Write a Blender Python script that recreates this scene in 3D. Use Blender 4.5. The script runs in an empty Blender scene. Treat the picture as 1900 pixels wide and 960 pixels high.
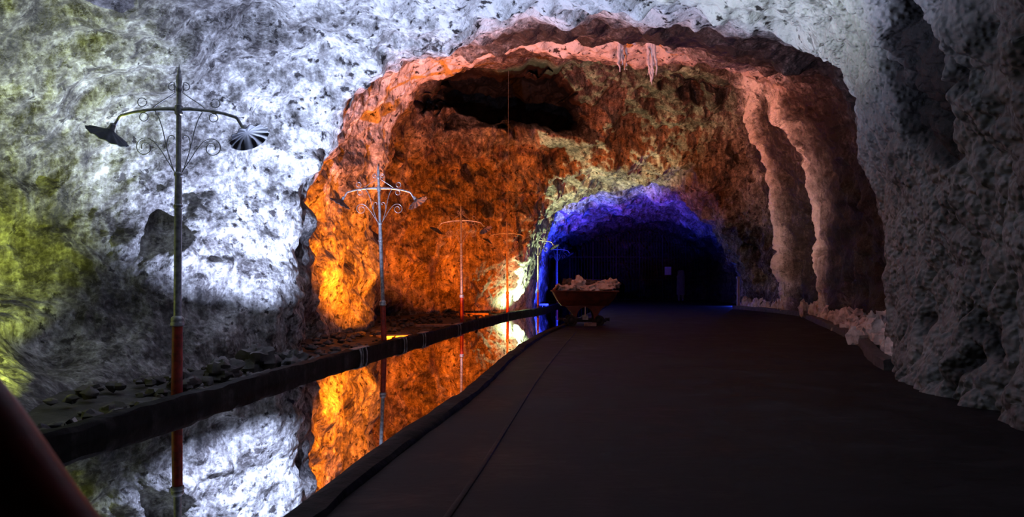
import bpy, math, random
import numpy as np
from mathutils import Vector, Matrix, Euler

random.seed(7)
SC = bpy.context.scene
COL = SC.collection
CAMZ = 1.35
FPX = 1250.0
HOR = 523.0
GZ = -0.10          # water level and the ground behind the pool

# ------------------------------------------------------------------ camera
cd = bpy.data.cameras.new('camera')
cam = bpy.data.objects.new('camera', cd)
COL.objects.link(cam)
cam.location = (0, 0, CAMZ)
cam.rotation_euler = (math.radians(90), 0, 0)
cd.sensor_width = 36.0
cd.lens = FPX / 1900 * 36
cd.shift_y = (HOR - 480) / 1900
cd.clip_start = 0.05
cd.dof.use_dof = True
cd.dof.focus_distance = 13.0
cd.dof.aperture_fstop = 3.2
SC.camera = cam

# ------------------------------------------------------------------ world
w = bpy.data.worlds.new('world')
SC.world = w
w.use_nodes = True
w.node_tree.nodes['Background'].inputs[0].default_value = (0.5, 0.45, 0.6, 1)
w.node_tree.nodes['Background'].inputs[1].default_value = 0.0
SC.view_settings.view_transform = 'Standard'
SC.view_settings.look = 'None'
SC.view_settings.gamma = 1
SC.view_settings.exposure = 0.0
SC.view_settings.use_curve_mapping = False

# floodlights: (name label, position, aim direction, colour, watts, cone degrees, blend)
LIGHTS = [
    ('green floodlight on the ground behind the nearest lamp post', (-4.15, 7.1, GZ), (-1.0, .25, 1.05), (0.60, 0.74, 0.10), 1700, 88, .6, 0),
    ('narrow green floodlight on the ground, nearest of the floodlights to the camera', (-4.3, 6.6, GZ), (9.4, 3.6, 6.3), (0.66, 0.80, 0.22), 900, 24, .7, 0),
    ('cold white floodlight on the ground between the nearest two lamp posts', (-3.64, 10.25, GZ), (.13, .08, 1), (0.55, 0.65, 1.0), 2650, 136, .5, 0),
    ('orange floodlight on the ground beside the second lamp post', (-2.85, 15.5, GZ), (.10, .62, 1), (1.0, 0.20, 0.006), 3000, 142, .6, .05),
    ('small white floodlight aimed at the third lamp post', (-1.8, 21.2, GZ), (.12, .45, 1), (0.72, 0.70, 1.0), 150, 60, .8, 0),
    ('orange floodlight on the ground before the fourth lamp post', (-.95, 24.9, GZ), (.1, .45, 1), (1.0, 0.13, 0.002), 1700, 165, .6, .045),
    ('added pinkish floodlight on top of the pool beam, brightening the salt ribs', (-1.20, 22.75, GZ + .175), (11.5, 2.6, 5.5), (1.0, 0.50, 0.42), 2200, 50, .7, 0),  # extra lamp put in to brighten the ribs
    ('pale green floodlight on the ground by the tunnel mouth', (.12, 30.35, GZ), (-.25, .1, 1), (0.78, 1.0, 0.45), 200, 150, .9, 0),
    ('pale green floodlight just inside the tunnel mouth', (.32, 31.2, GZ), (.2, .15, 1), (0.78, 1.0, 0.50), 1900, 86, .35, .0),
    ('blue floodlight on the ground in the far tunnel', (1.5, 35.8, GZ), (.35, .75, 1), (0.02, 0.04, 1.0), 3800, 112, .2, .035),
    ('blue floodlight on the ground at the right of the far tunnel', (12.6, 37.6, 0.02), (-.5, -.5, .15), (0.03, 0.07, 1.0), 350, 140, .3, 0),
]

# ------------------------------------------------------------------ helpers
def link(o, parent=None):
    COL.objects.link(o)
    if parent: o.parent = parent
    return o

def tag(o, label=None, cat=None, group=None, kind=None):
    if label: o['label'] = label
    if cat: o['category'] = cat
    if group: o['group'] = group
    if kind: o['kind'] = kind
    return o

def empty(name, loc=(0, 0, 0), rot=(0, 0, 0)):
    o = bpy.data.objects.new(name, None)
    o.empty_display_size = .2
    o.location = loc
    o.rotation_euler = rot
    return link(o)

def copy_tree(o, parent=None):
    c = o.copy()
    link(c, parent)
    for ch in list(o.children):
        copy_tree(ch, c)
    return c

class MB:
    def __init__(s):
        s.v = []; s.f = []; s.M = Matrix.Identity(4)
    def add(s, vs, fs):
        n = len(s.v)
        s.v += [tuple(s.M @ Vector(p)) for p in vs]
        s.f += [tuple(i + n for i in f) for f in fs]
        return s
    def box(s, c, sz, rot=None, taper=1.0):
        x, y, z = sz[0] / 2, sz[1] / 2, sz[2] / 2
        R = rot.to_matrix() if rot else Matrix.Identity(3)
        vs = []
        for dz in (-1, 1):
            t = taper if dz > 0 else 1
            for dx, dy in ((-1, -1), (1, -1), (1, 1), (-1, 1)):
                vs.append(Vector(c) + R @ Vector((dx * x * t, dy * y * t, dz * z)))
        return s.add(vs, [(3, 2, 1, 0), (4, 5, 6, 7), (0, 1, 5, 4), (1, 2, 6, 5), (2, 3, 7, 6), (3, 0, 4, 7)])
    def tube(s, pts, r, n=10):
        pts = [Vector(p) for p in pts]
        rs = r if isinstance(r, (list, tuple)) else [r] * len(pts)
        up = None; vs = []; fs = []
        for i, p in enumerate(pts):
            t = (pts[min(i + 1, len(pts) - 1)] - pts[max(i - 1, 0)]).normalized()
            if up is None:
                up = Vector((0, 1, 0)) if abs(t.y) < .9 else Vector((1, 0, 0))
            a = (up - t * up.dot(t)).normalized(); up = a
            b = t.cross(a)
            for k in range(n):
                an = 2 * math.pi * k / n
                vs.append(p + (a * math.cos(an) + b * math.sin(an)) * rs[i])
        m = len(pts)
        for i in range(m - 1):
            for k in range(n):
                k2 = (k + 1) % n
                fs.append((i * n + k, i * n + k2, (i + 1) * n + k2, (i + 1) * n + k))
        fs.append(tuple(reversed(range(n))))
        fs.append(tuple(range((m - 1) * n, m * n)))
        return s.add(vs, fs)
    def lathe(s, prof, n=20, mod=None, close=False):
        vs = []; fs = []
        for i, (r, z) in enumerate(prof):
            for k in range(n):
                an = 2 * math.pi * k / n
                rr, zz = (r, z) if mod is None else mod(r, z, an)
                vs.append((rr * math.cos(an), rr * math.sin(an), zz))
        m = len(prof)
        for i in range(m - 1 + (1 if close else 0)):
            j = (i + 1) % m
            for k in range(n):
                k2 = (k + 1) % n
                fs.append((i * n + k, i * n + k2, j * n + k2, j * n + k))
        if not close:
            fs.append(tuple(reversed(range(n))))
            fs.append(tuple(range((m - 1) * n, m * n)))
        return s.add(vs, fs)
    def build(s, name, m, parent=None, smooth=True, bevel=0):
        me = bpy.data.meshes.new(name)
        me.from_pydata(s.v, [], s.f)
        me.materials.append(m)
        if smooth:
            me.polygons.foreach_set('use_smooth', [True] * len(me.polygons))
        me.update()
        o = bpy.data.objects.new(name, me)
        if smooth:
            try: me.set_sharp_from_angle(angle=math.radians(40))
            except Exception: pass
        if bevel:
            md = o.modifiers.new('bevel', 'BEVEL'); md.width = bevel; md.segments = 2; md.limit_method = 'ANGLE'
        return link(o, parent)

# ------------------------------------------------------------------ numpy noise
def _hash(ix, iy, iz, s):
    h = (ix.astype(np.int64) * 374761393 + iy.astype(np.int64) * 668265263 + iz.astype(np.int64) * 2147483647 + s * 1274126177) & 0xffffffff
    h = ((h ^ (h >> 13)) * 1274126177) & 0xffffffff
    h = ((h ^ (h >> 15)) * 2246822519) & 0xffffffff
    return (h ^ (h >> 16)) & 0xffffffff

def vnoise(P, s=0):
    I = np.floor(P).astype(np.int64); F = P - I
    U = F * F * F * (F * (F * 6 - 15) + 10)
    def g(dx, dy, dz):
        h = _hash(I[:, 0] + dx, I[:, 1] + dy, I[:, 2] + dz, s)
        a = (h & 1023) / 1023.0 * 2 - 1; b = ((h >> 10) & 1023) / 1023.0 * 2 - 1; c = ((h >> 20) & 1023) / 1023.0 * 2 - 1
        return a * (F[:, 0] - dx) + b * (F[:, 1] - dy) + c * (F[:, 2] - dz)
    x00 = g(0, 0, 0) * (1 - U[:, 0]) + g(1, 0, 0) * U[:, 0]
    x10 = g(0, 1, 0) * (1 - U[:, 0]) + g(1, 1, 0) * U[:, 0]
    x01 = g(0, 0, 1) * (1 - U[:, 0]) + g(1, 0, 1) * U[:, 0]
    x11 = g(0, 1, 1) * (1 - U[:, 0]) + g(1, 1, 1) * U[:, 0]
    y0 = x00 * (1 - U[:, 1]) + x10 * U[:, 1]
    y1 = x01 * (1 - U[:, 1]) + x11 * U[:, 1]
    return y0 * (1 - U[:, 2]) + y1 * U[:, 2]

def fbm(P, oct=4, s=0, gain=.5, ridge=False):
    a = 1.0; t = np.zeros(len(P)); Q = P.copy()
    for o in range(oct):
        n = vnoise(Q, s + o)
        if ridge: n = .5 - np.abs(n) * 2
        t += a * n; a *= gain; Q = Q * 2.03 + 11.3
    return t

def worley(P, s=0):
    I = np.floor(P).astype(np.int64); best = np.full(len(P), 9.0)
    for dx in (-1, 0, 1):
        for dy in (-1, 0, 1):
            for dz in (-1, 0, 1):
                J = I + np.array([dx, dy, dz])
                h = _hash(J[:, 0], J[:, 1], J[:, 2], s)
                c = np.stack([(h & 1023) / 1023.0, ((h >> 10) & 1023) / 1023.0, ((h >> 20) & 1023) / 1023.0], 1)
                d = np.sum((J + c - P) ** 2, 1)
                best = np.minimum(best, d)
    return np.sqrt(best)

# ------------------------------------------------------------------ materials
def mat(name):
    m = bpy.data.materials.new(name); m.use_nodes = True
    nt = m.node_tree
    return m, nt, nt.nodes['Principled BSDF']

def N(nt, t, **kw):
    n = nt.nodes.new(t)
    for k, v in kw.items():
        if k in n.inputs.keys(): n.inputs[k].default_value = v
        else: setattr(n, k, v)
    return n

def math_(nt, op, a, b=None, clamp=False):
    n = nt.nodes.new('ShaderNodeMath'); n.operation = op; n.use_clamp = clamp
    for i, v in enumerate((a, b)):
        if v is None: continue
        if isinstance(v, (int, float)): n.inputs[i].default_value = v
        else: nt.links.new(v, n.inputs[i])
    return n.outputs[0]

def ramp(nt, fac, stops):
    n = nt.nodes.new('ShaderNodeValToRGB')
    e = n.color_ramp.elements
    while len(e) < len(stops): e.new(.5)
    for i, (p, c) in enumerate(stops):
        e[i].position = p; e[i].color = (*c, 1)
    nt.links.new(fac, n.inputs[0])
    return n.outputs[0]

def mixc(nt, f, a, b, mode='MIX'):
    n = nt.nodes.new('ShaderNodeMix'); n.data_type = 'RGBA'; n.blend_type = mode
    for sock, v in ((n.inputs[0], f), (n.inputs[6], a), (n.inputs[7], b)):
        if isinstance(v, (int, float)): sock.default_value = v
        elif isinstance(v, tuple): sock.default_value = (*v, 1) if len(v) == 3 else v
        else: nt.links.new(v, sock)
    return n.outputs[2]

def rock_material():
    m, nt, bs = mat('salt_rock')
    tc = N(nt, 'ShaderNodeTexCoord').outputs['Object']
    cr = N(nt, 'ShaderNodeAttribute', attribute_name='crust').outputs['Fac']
    lp = N(nt, 'ShaderNodeAttribute', attribute_name='lump').outputs['Fac']
    def noise(scale, detail, dist=0., vec=tc, rough=.6):
        n = N(nt, 'ShaderNodeTexNoise', Scale=scale, Detail=detail, Distortion=dist, Roughness=rough)
        nt.links.new(vec, n.inputs['Vector']); return n.outputs['Fac']
    mp = N(nt, 'ShaderNodeMapping'); nt.links.new(tc, mp.inputs[0])
    mp.inputs['Rotation'].default_value = (.2, -.75, .1)
    mp.inputs['Scale'].default_value = (3.6, 3.0, .7)
    big = noise(.55, 6, .0)
    mid = noise(2.4, 10, .0, tc, .62)
    fine = noise(19, 6, .0, tc, .65)
    streak = noise(2.0, 8, .0, mp.outputs[0], .6)
    a = math_(nt, 'SUBTRACT', big, .5)
    b = math_(nt, 'SUBTRACT', mid, .5)
    c = math_(nt, 'SUBTRACT', streak, .5)
    d = math_(nt, 'SUBTRACT', fine, .5)
    s = math_(nt, 'ADD', math_(nt, 'MULTIPLY', a, 1.2), math_(nt, 'MULTIPLY', b, .6))
    s = math_(nt, 'ADD', s, math_(nt, 'MULTIPLY', c, .95))
    s = math_(nt, 'ADD', s, math_(nt, 'MULTIPLY', d, .65))
    s = math_(nt, 'MULTIPLY', s, math_(nt, 'SUBTRACT', 1., math_(nt, 'MULTIPLY', lp, .7)))
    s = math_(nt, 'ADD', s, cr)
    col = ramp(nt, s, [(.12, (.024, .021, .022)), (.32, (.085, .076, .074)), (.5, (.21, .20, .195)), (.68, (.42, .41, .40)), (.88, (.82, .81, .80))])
    # faceted chips
    wv = N(nt, 'ShaderNodeVectorMath'); wv.operation = 'MULTIPLY_ADD'
    wn = N(nt, 'ShaderNodeTexNoise', Scale=3.0, Detail=2.0); nt.links.new(tc, wn.inputs['Vector'])
    nt.links.new(wn.outputs['Color'], wv.inputs[0]); wv.inputs[1].default_value = (.22, .22, .22); nt.links.new(tc, wv.inputs[2])
    vc = N(nt, 'ShaderNodeTexVoronoi', Scale=7.0); nt.links.new(wv.outputs[0], vc.inputs['Vector'])
    vd = N(nt, 'ShaderNodeTexVoronoi', Scale=19.0); nt.links.new(wv.outputs[0], vd.inputs['Vector'])
    facet = math_(nt, 'ADD', vc.outputs['Distance'], math_(nt, 'MULTIPLY', vd.outputs['Distance'], .30))
    sp = N(nt, 'ShaderNodeSeparateColor'); nt.links.new(vd.outputs['Color'], sp.inputs[0])
    grit = math_(nt, 'MULTIPLY', math_(nt, 'SUBTRACT', sp.outputs[0], .5), .13)
    s = math_(nt, 'ADD', s, math_(nt, 'MULTIPLY', grit, math_(nt, 'SUBTRACT', 1., lp)))
    col = ramp(nt, s, [(.12, (.024, .021, .022)), (.32, (.085, .076, .074)), (.5, (.21, .20, .195)), (.68, (.42, .41, .40)), (.88, (.82, .81, .80))])
    # dark pits and cracks
    vo = N(nt, 'ShaderNodeTexVoronoi', Scale=1.7); vo.feature = 'DISTANCE_TO_EDGE'
    dv = N(nt, 'ShaderNodeVectorMath'); dv.operation = 'ADD'
    nn = N(nt, 'ShaderNodeTexNoise', Scale=1.6, Detail=5.0); nt.links.new(tc, nn.inputs['Vector'])
    nt.links.new(tc, dv.inputs[0]); nt.links.new(nn.outputs['Color'], dv.inputs[1])
    nt.links.new(dv.outputs[0], vo.inputs['Vector'])
    crack = math_(nt, 'MULTIPLY', vo.outputs['Distance'], 28., True)
    crack2 = math_(nt, 'MAXIMUM', crack, math_(nt, 'GREATER_THAN', big, .36))
    pit = math_(nt, 'MULTIPLY', math_(nt, 'SUBTRACT', noise(5.5, 5, .0), .36), 14., True)
    dk = math_(nt, 'MULTIPLY', crack2, pit)
    dk = math_(nt, 'MAXIMUM', dk, lp)
    col = mixc(nt, dk, (.035, .03, .03), col)
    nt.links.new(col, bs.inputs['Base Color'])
    bs.inputs['Roughness'].default_value = .62
    bs.inputs['Specular IOR Level'].default_value = .35
    # bump
    v2 = N(nt, 'ShaderNodeTexVoronoi', Scale=16.0); v2.feature = 'SMOOTH_F1'; nt.links.new(tc, v2.inputs['Vector'])
    lumpb = math_(nt, 'MULTIPLY', math_(nt, 'SUBTRACT', 1., v2.outputs['Distance']), lp)
    nlp = math_(nt, 'SUBTRACT', 1., lp)
    rk = math_(nt, 'ADD', math_(nt, 'MULTIPLY', mid, 1.3), math_(nt, 'MULTIPLY', streak, .5))
    rk = math_(nt, 'SUBTRACT', rk, math_(nt, 'MULTIPLY', facet, .55))
    rk = math_(nt, 'ADD', rk, math_(nt, 'MULTIPLY', fine, .6))
    rk = math_(nt, 'MULTIPLY', rk, math_(nt, 'ADD', .1, math_(nt, 'MULTIPLY', nlp, .9)))
    h = math_(nt, 'ADD', rk, math_(nt, 'MULTIPLY', lumpb, 1.8))
    h = math_(nt, 'ADD', h, math_(nt, 'MULTIPLY', dk, .25))
    bp = N(nt, 'ShaderNodeBump', Strength=.7, Distance=.05)
    nt.links.new(h, bp.inputs['Height']); nt.links.new(bp.outputs[0], bs.inputs['Normal'])
    return m

def simple(name, stops, scale=8., rough=.6, metal=0., bump=.2, dist=.01, detail=8., spec=.5, rrange=0.):
    m, nt, bs = mat(name)
    tc = N(nt, 'ShaderNodeTexCoord').outputs['Object']
    n = N(nt, 'ShaderNodeTexNoise', Scale=scale, Detail=detail); nt.links.new(tc, n.inputs['Vector'])
    nt.links.new(ramp(nt, n.outputs['Fac'], stops), bs.inputs['Base Color'])
    bs.inputs['Roughness'].default_value = rough
    bs.inputs['Metallic'].default_value = metal
    bs.inputs['Specular IOR Level'].default_value = spec
    if bump:
        bp = N(nt, 'ShaderNodeBump', Strength=bump, Distance=dist)
        nt.links.new(n.outputs['Fac'], bp.inputs['Height']); nt.links.new(bp.outputs[0], bs.inputs['Normal'])
    return m

ROCK = rock_material()
M_RED = simple('red_paint', [(.35, (.16, .018, .012)), (.6, (.38, .035, .02))], 14, .45, 0, .15)
M_STEEL = simple('grey_painted_steel', [(.35, (.22, .22, .23)), (.6, (.46, .46, .48))], 20, .38, .4, .1)
M_DARKSTEEL = simple('dark_shade_steel', [(.3, (.03, .034, .045)), (.7, (.08, .09, .11))], 10, .6, .2, .1)
M_BEAM = simple('wet_dark_timber', [(.3, (.005, .004, .004)), (.58, (.011, .009, .009)), (.78, (.06, .053, .053))], 3.5, .7, 0, .9, .05, 8., .1)
M_RUST = simple('rusty_red_iron', [(.3, (.035, .008, .005)), (.6, (.11, .022, .011))], 6, .6, .1, .4, .01)
M_IRON = simple('black_iron', [(.3, (.012, .011, .011)), (.7, (.035, .03, .03))], 8, .6, .2, .2, .01, 8., .2)
M_SALT = simple('salt_lump', [(.3, (.30, .26, .25)), (.5, (.68, .62, .60)), (.7, (.9, .86, .85))], 7, .6, 0, .9, .05)
M_DARKROCK = simple('dark_rock_lump', [(.3, (.03, .028, .028)), (.7, (.12, .10, .10))], 7, .7, 0, .8, .03)
M_GREYSALT = simple('grey_salt_drip', [(.3, (.06, .055, .055)), (.7, (.30, .28, .28))], 14, .6, 0, .6, .02)
M_ROOT = simple('white_salt', [(.3, (.75, .70, .70)), (.7, (.92, .9, .9))], 20, .6, 0, .6, .02)
M_CLOTH = simple('pale_cloth', [(.3, (.12, .11, .10)), (.7, (.17, .155, .15))], 6, .8, 0, .3, .02)
M_BLUEPANEL = simple('pale_blue_sheet', [(.3, (.35, .38, .55)), (.7, (.5, .52, .7))], 6, .6, 0, .1)
M_PLANK = simple('old_plank', [(.3, (.10, .06, .045)), (.7, (.34, .24, .20))], 9, .6, 0, .5, .01)
M_WIRE = simple('grey_wire', [(.3, (.25, .24, .23)), (.7, (.4, .38, .36))], 9, .5, .2, 0)

def ground_material():
    m, nt, bs = mat('brown_rubble_ground')
    tc = N(nt, 'ShaderNodeTexCoord').outputs['Object']
    n = N(nt, 'ShaderNodeTexNoise', Scale=3., Detail=12., Roughness=.7); nt.links.new(tc, n.inputs['Vector'])
    nt.links.new(ramp(nt, n.outputs['Fac'], [(.3, (.014, .012, .011)), (.55, (.045, .038, .035)), (.74, (.22, .2, .19))]), bs.inputs['Base Color'])
    bs.inputs['Roughness'].default_value = .75
    bp = N(nt, 'ShaderNodeBump', Strength=.8, Distance=.06)
    nt.links.new(n.outputs['Fac'], bp.inputs['Height']); nt.links.new(bp.outputs[0], bs.inputs['Normal'])
    return m
M_GROUND = ground_material()

def walkway_material():
    m, nt, bs = mat('dark_worn_concrete')
    tc = N(nt, 'ShaderNodeTexCoord').outputs['Object']
    n = N(nt, 'ShaderNodeTexNoise', Scale=1.1, Detail=12., Roughness=.65, Distortion=.6); nt.links.new(tc, n.inputs['Vector'])
    mp = N(nt, 'ShaderNodeMapping'); nt.links.new(tc, mp.inputs[0]); mp.inputs['Scale'].default_value = (1.2, 3.5, 1)
    n2 = N(nt, 'ShaderNodeTexNoise', Scale=2.5, Detail=10., Roughness=.7, Distortion=1.); nt.links.new(mp.outputs[0], n2.inputs['Vector'])
    s = math_(nt, 'ADD', math_(nt, 'MULTIPLY', n.outputs['Fac'], .6), math_(nt, 'MULTIPLY', n2.outputs['Fac'], .4))
    nt.links.new(ramp(nt, s, [(.38, (.005, .0045, .005)), (.5, (.016, .013, .014)), (.6, (.034, .028, .030)), (.72, (.085, .074, .076))]), bs.inputs['Base Color'])
    nt.links.new(ramp(nt, s, [(.35, (.45, .45, .45)), (.6, (.75, .75, .75))]), bs.inputs['Roughness'])
    bs.inputs['Specular IOR Level'].default_value = .12
    bp = N(nt, 'ShaderNodeBump', Strength=.6, Distance=.03)
    nt.links.new(s, bp.inputs['Height']); nt.links.new(bp.outputs[0], bs.inputs['Normal'])
    return m
M_WALK = walkway_material()

def water_material():
    m, nt, bs = mat('still_brine')
    bs.inputs['Base Color'].default_value = (.82, .82, .82, 1)
    bs.inputs['Metallic'].default_value = 1.0
    bs.inputs['Roughness'].default_value = .0
    tc = N(nt, 'ShaderNodeTexCoord').outputs['Object']
    n = N(nt, 'ShaderNodeTexNoise', Scale=.5, Detail=2.); nt.links.new(tc, n.inputs['Vector'])
    bp = N(nt, 'ShaderNodeBump', Strength=.04, Distance=.02)
    nt.links.new(n.outputs['Fac'], bp.inputs['Height']); nt.links.new(bp.outputs[0], bs.inputs['Normal'])
    return m
M_WATER = water_material()

# ------------------------------------------------------------------ cave shell
def P(px, py, D, c=.5): return ((px - 950) / FPX * D, D, CAMZ + (HOR - py) / FPX * D, c)
def W(x, D, z, c=.5): return (x, D, z, c)
G = -.35
RINGS = [
 # rows to next, [11 control points left base .. top .. right base]
 (6,  [W(-1.5,-11,G,.4),W(-1.6,-11,.6,.4),W(-1.6,-11,1.2,.4),W(-1.4,-11,1.6,.4),W(-1,-11,2,.4),W(-.5,-11,2.2,.4),W(0,-11,2,.4),W(.4,-11,1.7,.4),W(.7,-11,1.2,.4),W(.8,-11,.6,.4),W(.8,-11,G,.4)]),
 (20, [W(-5.5,-8,G,.25),W(-6,-8,1.6,.25),W(-6,-8,3.1,.25),W(-5.4,-8,4.6,.25),W(-3.4,-8,5.4,.25),W(-1,-8,5.6,.25),W(1.2,-8,5.4,.25),W(2.6,-8,4.5,.25),W(3.3,-8,3,.25),W(3.5,-8,1.5,.25),W(3.5,-8,G,.25)]),
 (30, [W(-7.6,1,G,.25),W(-8,1,1.6,.25),W(-7.9,1,3.2,.25),W(-6.8,1,4.8,.25),W(-4.2,1,5.8,.25),W(-1,1,6,.25),W(1.8,1,5.8,.25),W(3.5,1,4.8,.25),W(4.3,1,3.3,.25),W(4.4,1,1.6,.25),W(4.2,1,G,.25)]),
 (90, [W(-4.95,5.0,G,.4),W(-6.5,5.7,1.6,.45),W(-8.4,6.5,3.2,.5),W(-7.2,6.3,4.8,.5),W(-4.5,6.2,5.9,.7),W(-1,6,6.1,.9),W(2,6,5.8,.9),W(3.9,6.2,4.8,.7),W(4.7,6.3,3.4,.48),W(5.0,6.4,1.6,.48),W(4.9,6.5,G,.48)]),
 (110,[W(-5.1,8.3,G,.4),P(12,540,9.3,.40),P(40,330,9.7,.36),P(110,150,9.3,.34),P(330,-30,8.8,.40),P(850,-110,8.5,.95),P(1350,-80,8.5,.95),P(1620,-10,8.5,.75),P(1740,170,8.4,.5),P(1785,450,8.3,.5),W(5.4,8.2,G,.48)]),  # this ring and next: grey rock on left, darkened more for light falloff
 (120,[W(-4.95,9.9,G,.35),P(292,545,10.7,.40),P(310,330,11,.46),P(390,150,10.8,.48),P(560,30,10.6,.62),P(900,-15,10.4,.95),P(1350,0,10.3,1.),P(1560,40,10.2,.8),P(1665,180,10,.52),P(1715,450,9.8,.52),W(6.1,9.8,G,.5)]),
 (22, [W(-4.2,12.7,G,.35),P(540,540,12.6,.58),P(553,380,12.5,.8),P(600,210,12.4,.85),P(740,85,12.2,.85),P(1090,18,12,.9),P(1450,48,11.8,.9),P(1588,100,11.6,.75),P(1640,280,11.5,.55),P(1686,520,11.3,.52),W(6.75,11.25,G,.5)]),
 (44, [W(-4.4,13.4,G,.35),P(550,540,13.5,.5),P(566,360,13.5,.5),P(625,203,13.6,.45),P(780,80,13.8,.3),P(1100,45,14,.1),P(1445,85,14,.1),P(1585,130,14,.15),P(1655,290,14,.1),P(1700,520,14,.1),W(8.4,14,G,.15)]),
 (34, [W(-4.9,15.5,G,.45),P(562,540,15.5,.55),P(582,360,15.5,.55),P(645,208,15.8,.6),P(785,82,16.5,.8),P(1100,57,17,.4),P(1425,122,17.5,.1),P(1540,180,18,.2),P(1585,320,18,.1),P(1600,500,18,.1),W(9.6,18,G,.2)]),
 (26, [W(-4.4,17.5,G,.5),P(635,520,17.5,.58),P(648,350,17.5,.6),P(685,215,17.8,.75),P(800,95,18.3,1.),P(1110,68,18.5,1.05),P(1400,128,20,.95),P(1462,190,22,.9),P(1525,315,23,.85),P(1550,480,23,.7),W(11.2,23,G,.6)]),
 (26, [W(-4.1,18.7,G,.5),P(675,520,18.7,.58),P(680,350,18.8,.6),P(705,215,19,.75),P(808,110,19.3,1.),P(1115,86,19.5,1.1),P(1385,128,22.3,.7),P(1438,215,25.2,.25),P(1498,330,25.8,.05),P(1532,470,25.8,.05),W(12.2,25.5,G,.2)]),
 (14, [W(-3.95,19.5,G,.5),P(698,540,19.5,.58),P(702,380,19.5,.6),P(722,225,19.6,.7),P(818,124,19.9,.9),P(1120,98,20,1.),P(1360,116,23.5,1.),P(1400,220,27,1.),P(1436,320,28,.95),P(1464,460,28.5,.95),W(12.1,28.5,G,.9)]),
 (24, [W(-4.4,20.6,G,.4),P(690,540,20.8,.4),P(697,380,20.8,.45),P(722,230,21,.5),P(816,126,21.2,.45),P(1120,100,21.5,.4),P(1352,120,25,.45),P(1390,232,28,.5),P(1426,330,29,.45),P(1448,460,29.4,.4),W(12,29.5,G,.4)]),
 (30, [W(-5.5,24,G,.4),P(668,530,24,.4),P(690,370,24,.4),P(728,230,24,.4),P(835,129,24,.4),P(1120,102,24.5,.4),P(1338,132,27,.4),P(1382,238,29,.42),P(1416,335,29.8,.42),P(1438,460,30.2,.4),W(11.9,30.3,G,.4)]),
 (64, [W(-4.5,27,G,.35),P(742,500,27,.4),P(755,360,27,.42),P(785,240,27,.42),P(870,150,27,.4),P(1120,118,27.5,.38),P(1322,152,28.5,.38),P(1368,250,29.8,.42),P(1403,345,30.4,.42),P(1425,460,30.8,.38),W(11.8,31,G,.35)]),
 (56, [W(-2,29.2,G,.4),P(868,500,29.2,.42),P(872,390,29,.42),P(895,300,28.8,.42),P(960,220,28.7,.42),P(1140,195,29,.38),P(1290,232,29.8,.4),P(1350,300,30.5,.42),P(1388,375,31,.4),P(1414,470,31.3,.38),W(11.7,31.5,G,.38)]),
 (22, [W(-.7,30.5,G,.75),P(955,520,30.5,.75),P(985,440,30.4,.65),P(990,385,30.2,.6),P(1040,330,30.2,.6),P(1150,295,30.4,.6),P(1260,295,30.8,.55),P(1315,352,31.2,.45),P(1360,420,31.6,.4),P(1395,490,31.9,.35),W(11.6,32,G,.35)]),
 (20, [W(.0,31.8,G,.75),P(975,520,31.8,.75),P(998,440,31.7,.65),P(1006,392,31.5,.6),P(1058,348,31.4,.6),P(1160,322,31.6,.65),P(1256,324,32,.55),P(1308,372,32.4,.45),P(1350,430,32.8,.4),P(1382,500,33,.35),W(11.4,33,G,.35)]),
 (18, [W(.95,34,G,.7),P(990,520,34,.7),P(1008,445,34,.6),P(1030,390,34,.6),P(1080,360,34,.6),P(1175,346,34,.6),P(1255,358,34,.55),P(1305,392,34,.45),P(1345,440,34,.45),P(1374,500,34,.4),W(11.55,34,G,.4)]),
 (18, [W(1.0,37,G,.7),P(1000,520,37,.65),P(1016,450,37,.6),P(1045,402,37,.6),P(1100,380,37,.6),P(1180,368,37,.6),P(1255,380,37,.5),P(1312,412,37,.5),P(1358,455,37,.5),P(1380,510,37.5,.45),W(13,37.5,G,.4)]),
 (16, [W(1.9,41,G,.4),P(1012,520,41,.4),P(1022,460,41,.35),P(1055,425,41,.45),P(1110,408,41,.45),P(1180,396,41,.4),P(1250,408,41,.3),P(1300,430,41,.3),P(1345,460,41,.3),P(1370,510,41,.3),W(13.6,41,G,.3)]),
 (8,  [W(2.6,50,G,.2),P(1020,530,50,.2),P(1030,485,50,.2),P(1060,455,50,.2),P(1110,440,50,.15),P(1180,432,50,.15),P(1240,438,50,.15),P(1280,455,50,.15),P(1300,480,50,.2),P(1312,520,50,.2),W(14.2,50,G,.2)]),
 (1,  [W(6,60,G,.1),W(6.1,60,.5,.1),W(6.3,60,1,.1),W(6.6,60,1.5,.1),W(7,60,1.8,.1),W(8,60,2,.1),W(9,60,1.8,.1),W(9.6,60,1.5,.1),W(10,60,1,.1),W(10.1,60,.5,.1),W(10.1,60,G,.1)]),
]

def catmull(C, t, k=.5):
    """C (n, d) control rows, t in 0..n-1; k scales the tangents"""
    n = len(C)
    i = np.clip(np.floor(t).astype(int), 0, n - 2); f = (t - i)[:, None]
    g = lambda j: C[np.clip(j, 0, n - 1)]
    p0, p1, p2, p3 = g(i - 1), g(i), g(i + 1), g(i + 2)
    m1 = (p2 - p0) * k; m2 = (p3 - p1) * k
    f2 = f * f; f3 = f2 * f
    return (2 * f3 - 3 * f2 + 1) * p1 + (f3 - 2 * f2 + f) * m1 + (-2 * f3 + 3 * f2) * p2 + (f3 - f2) * m2

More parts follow.
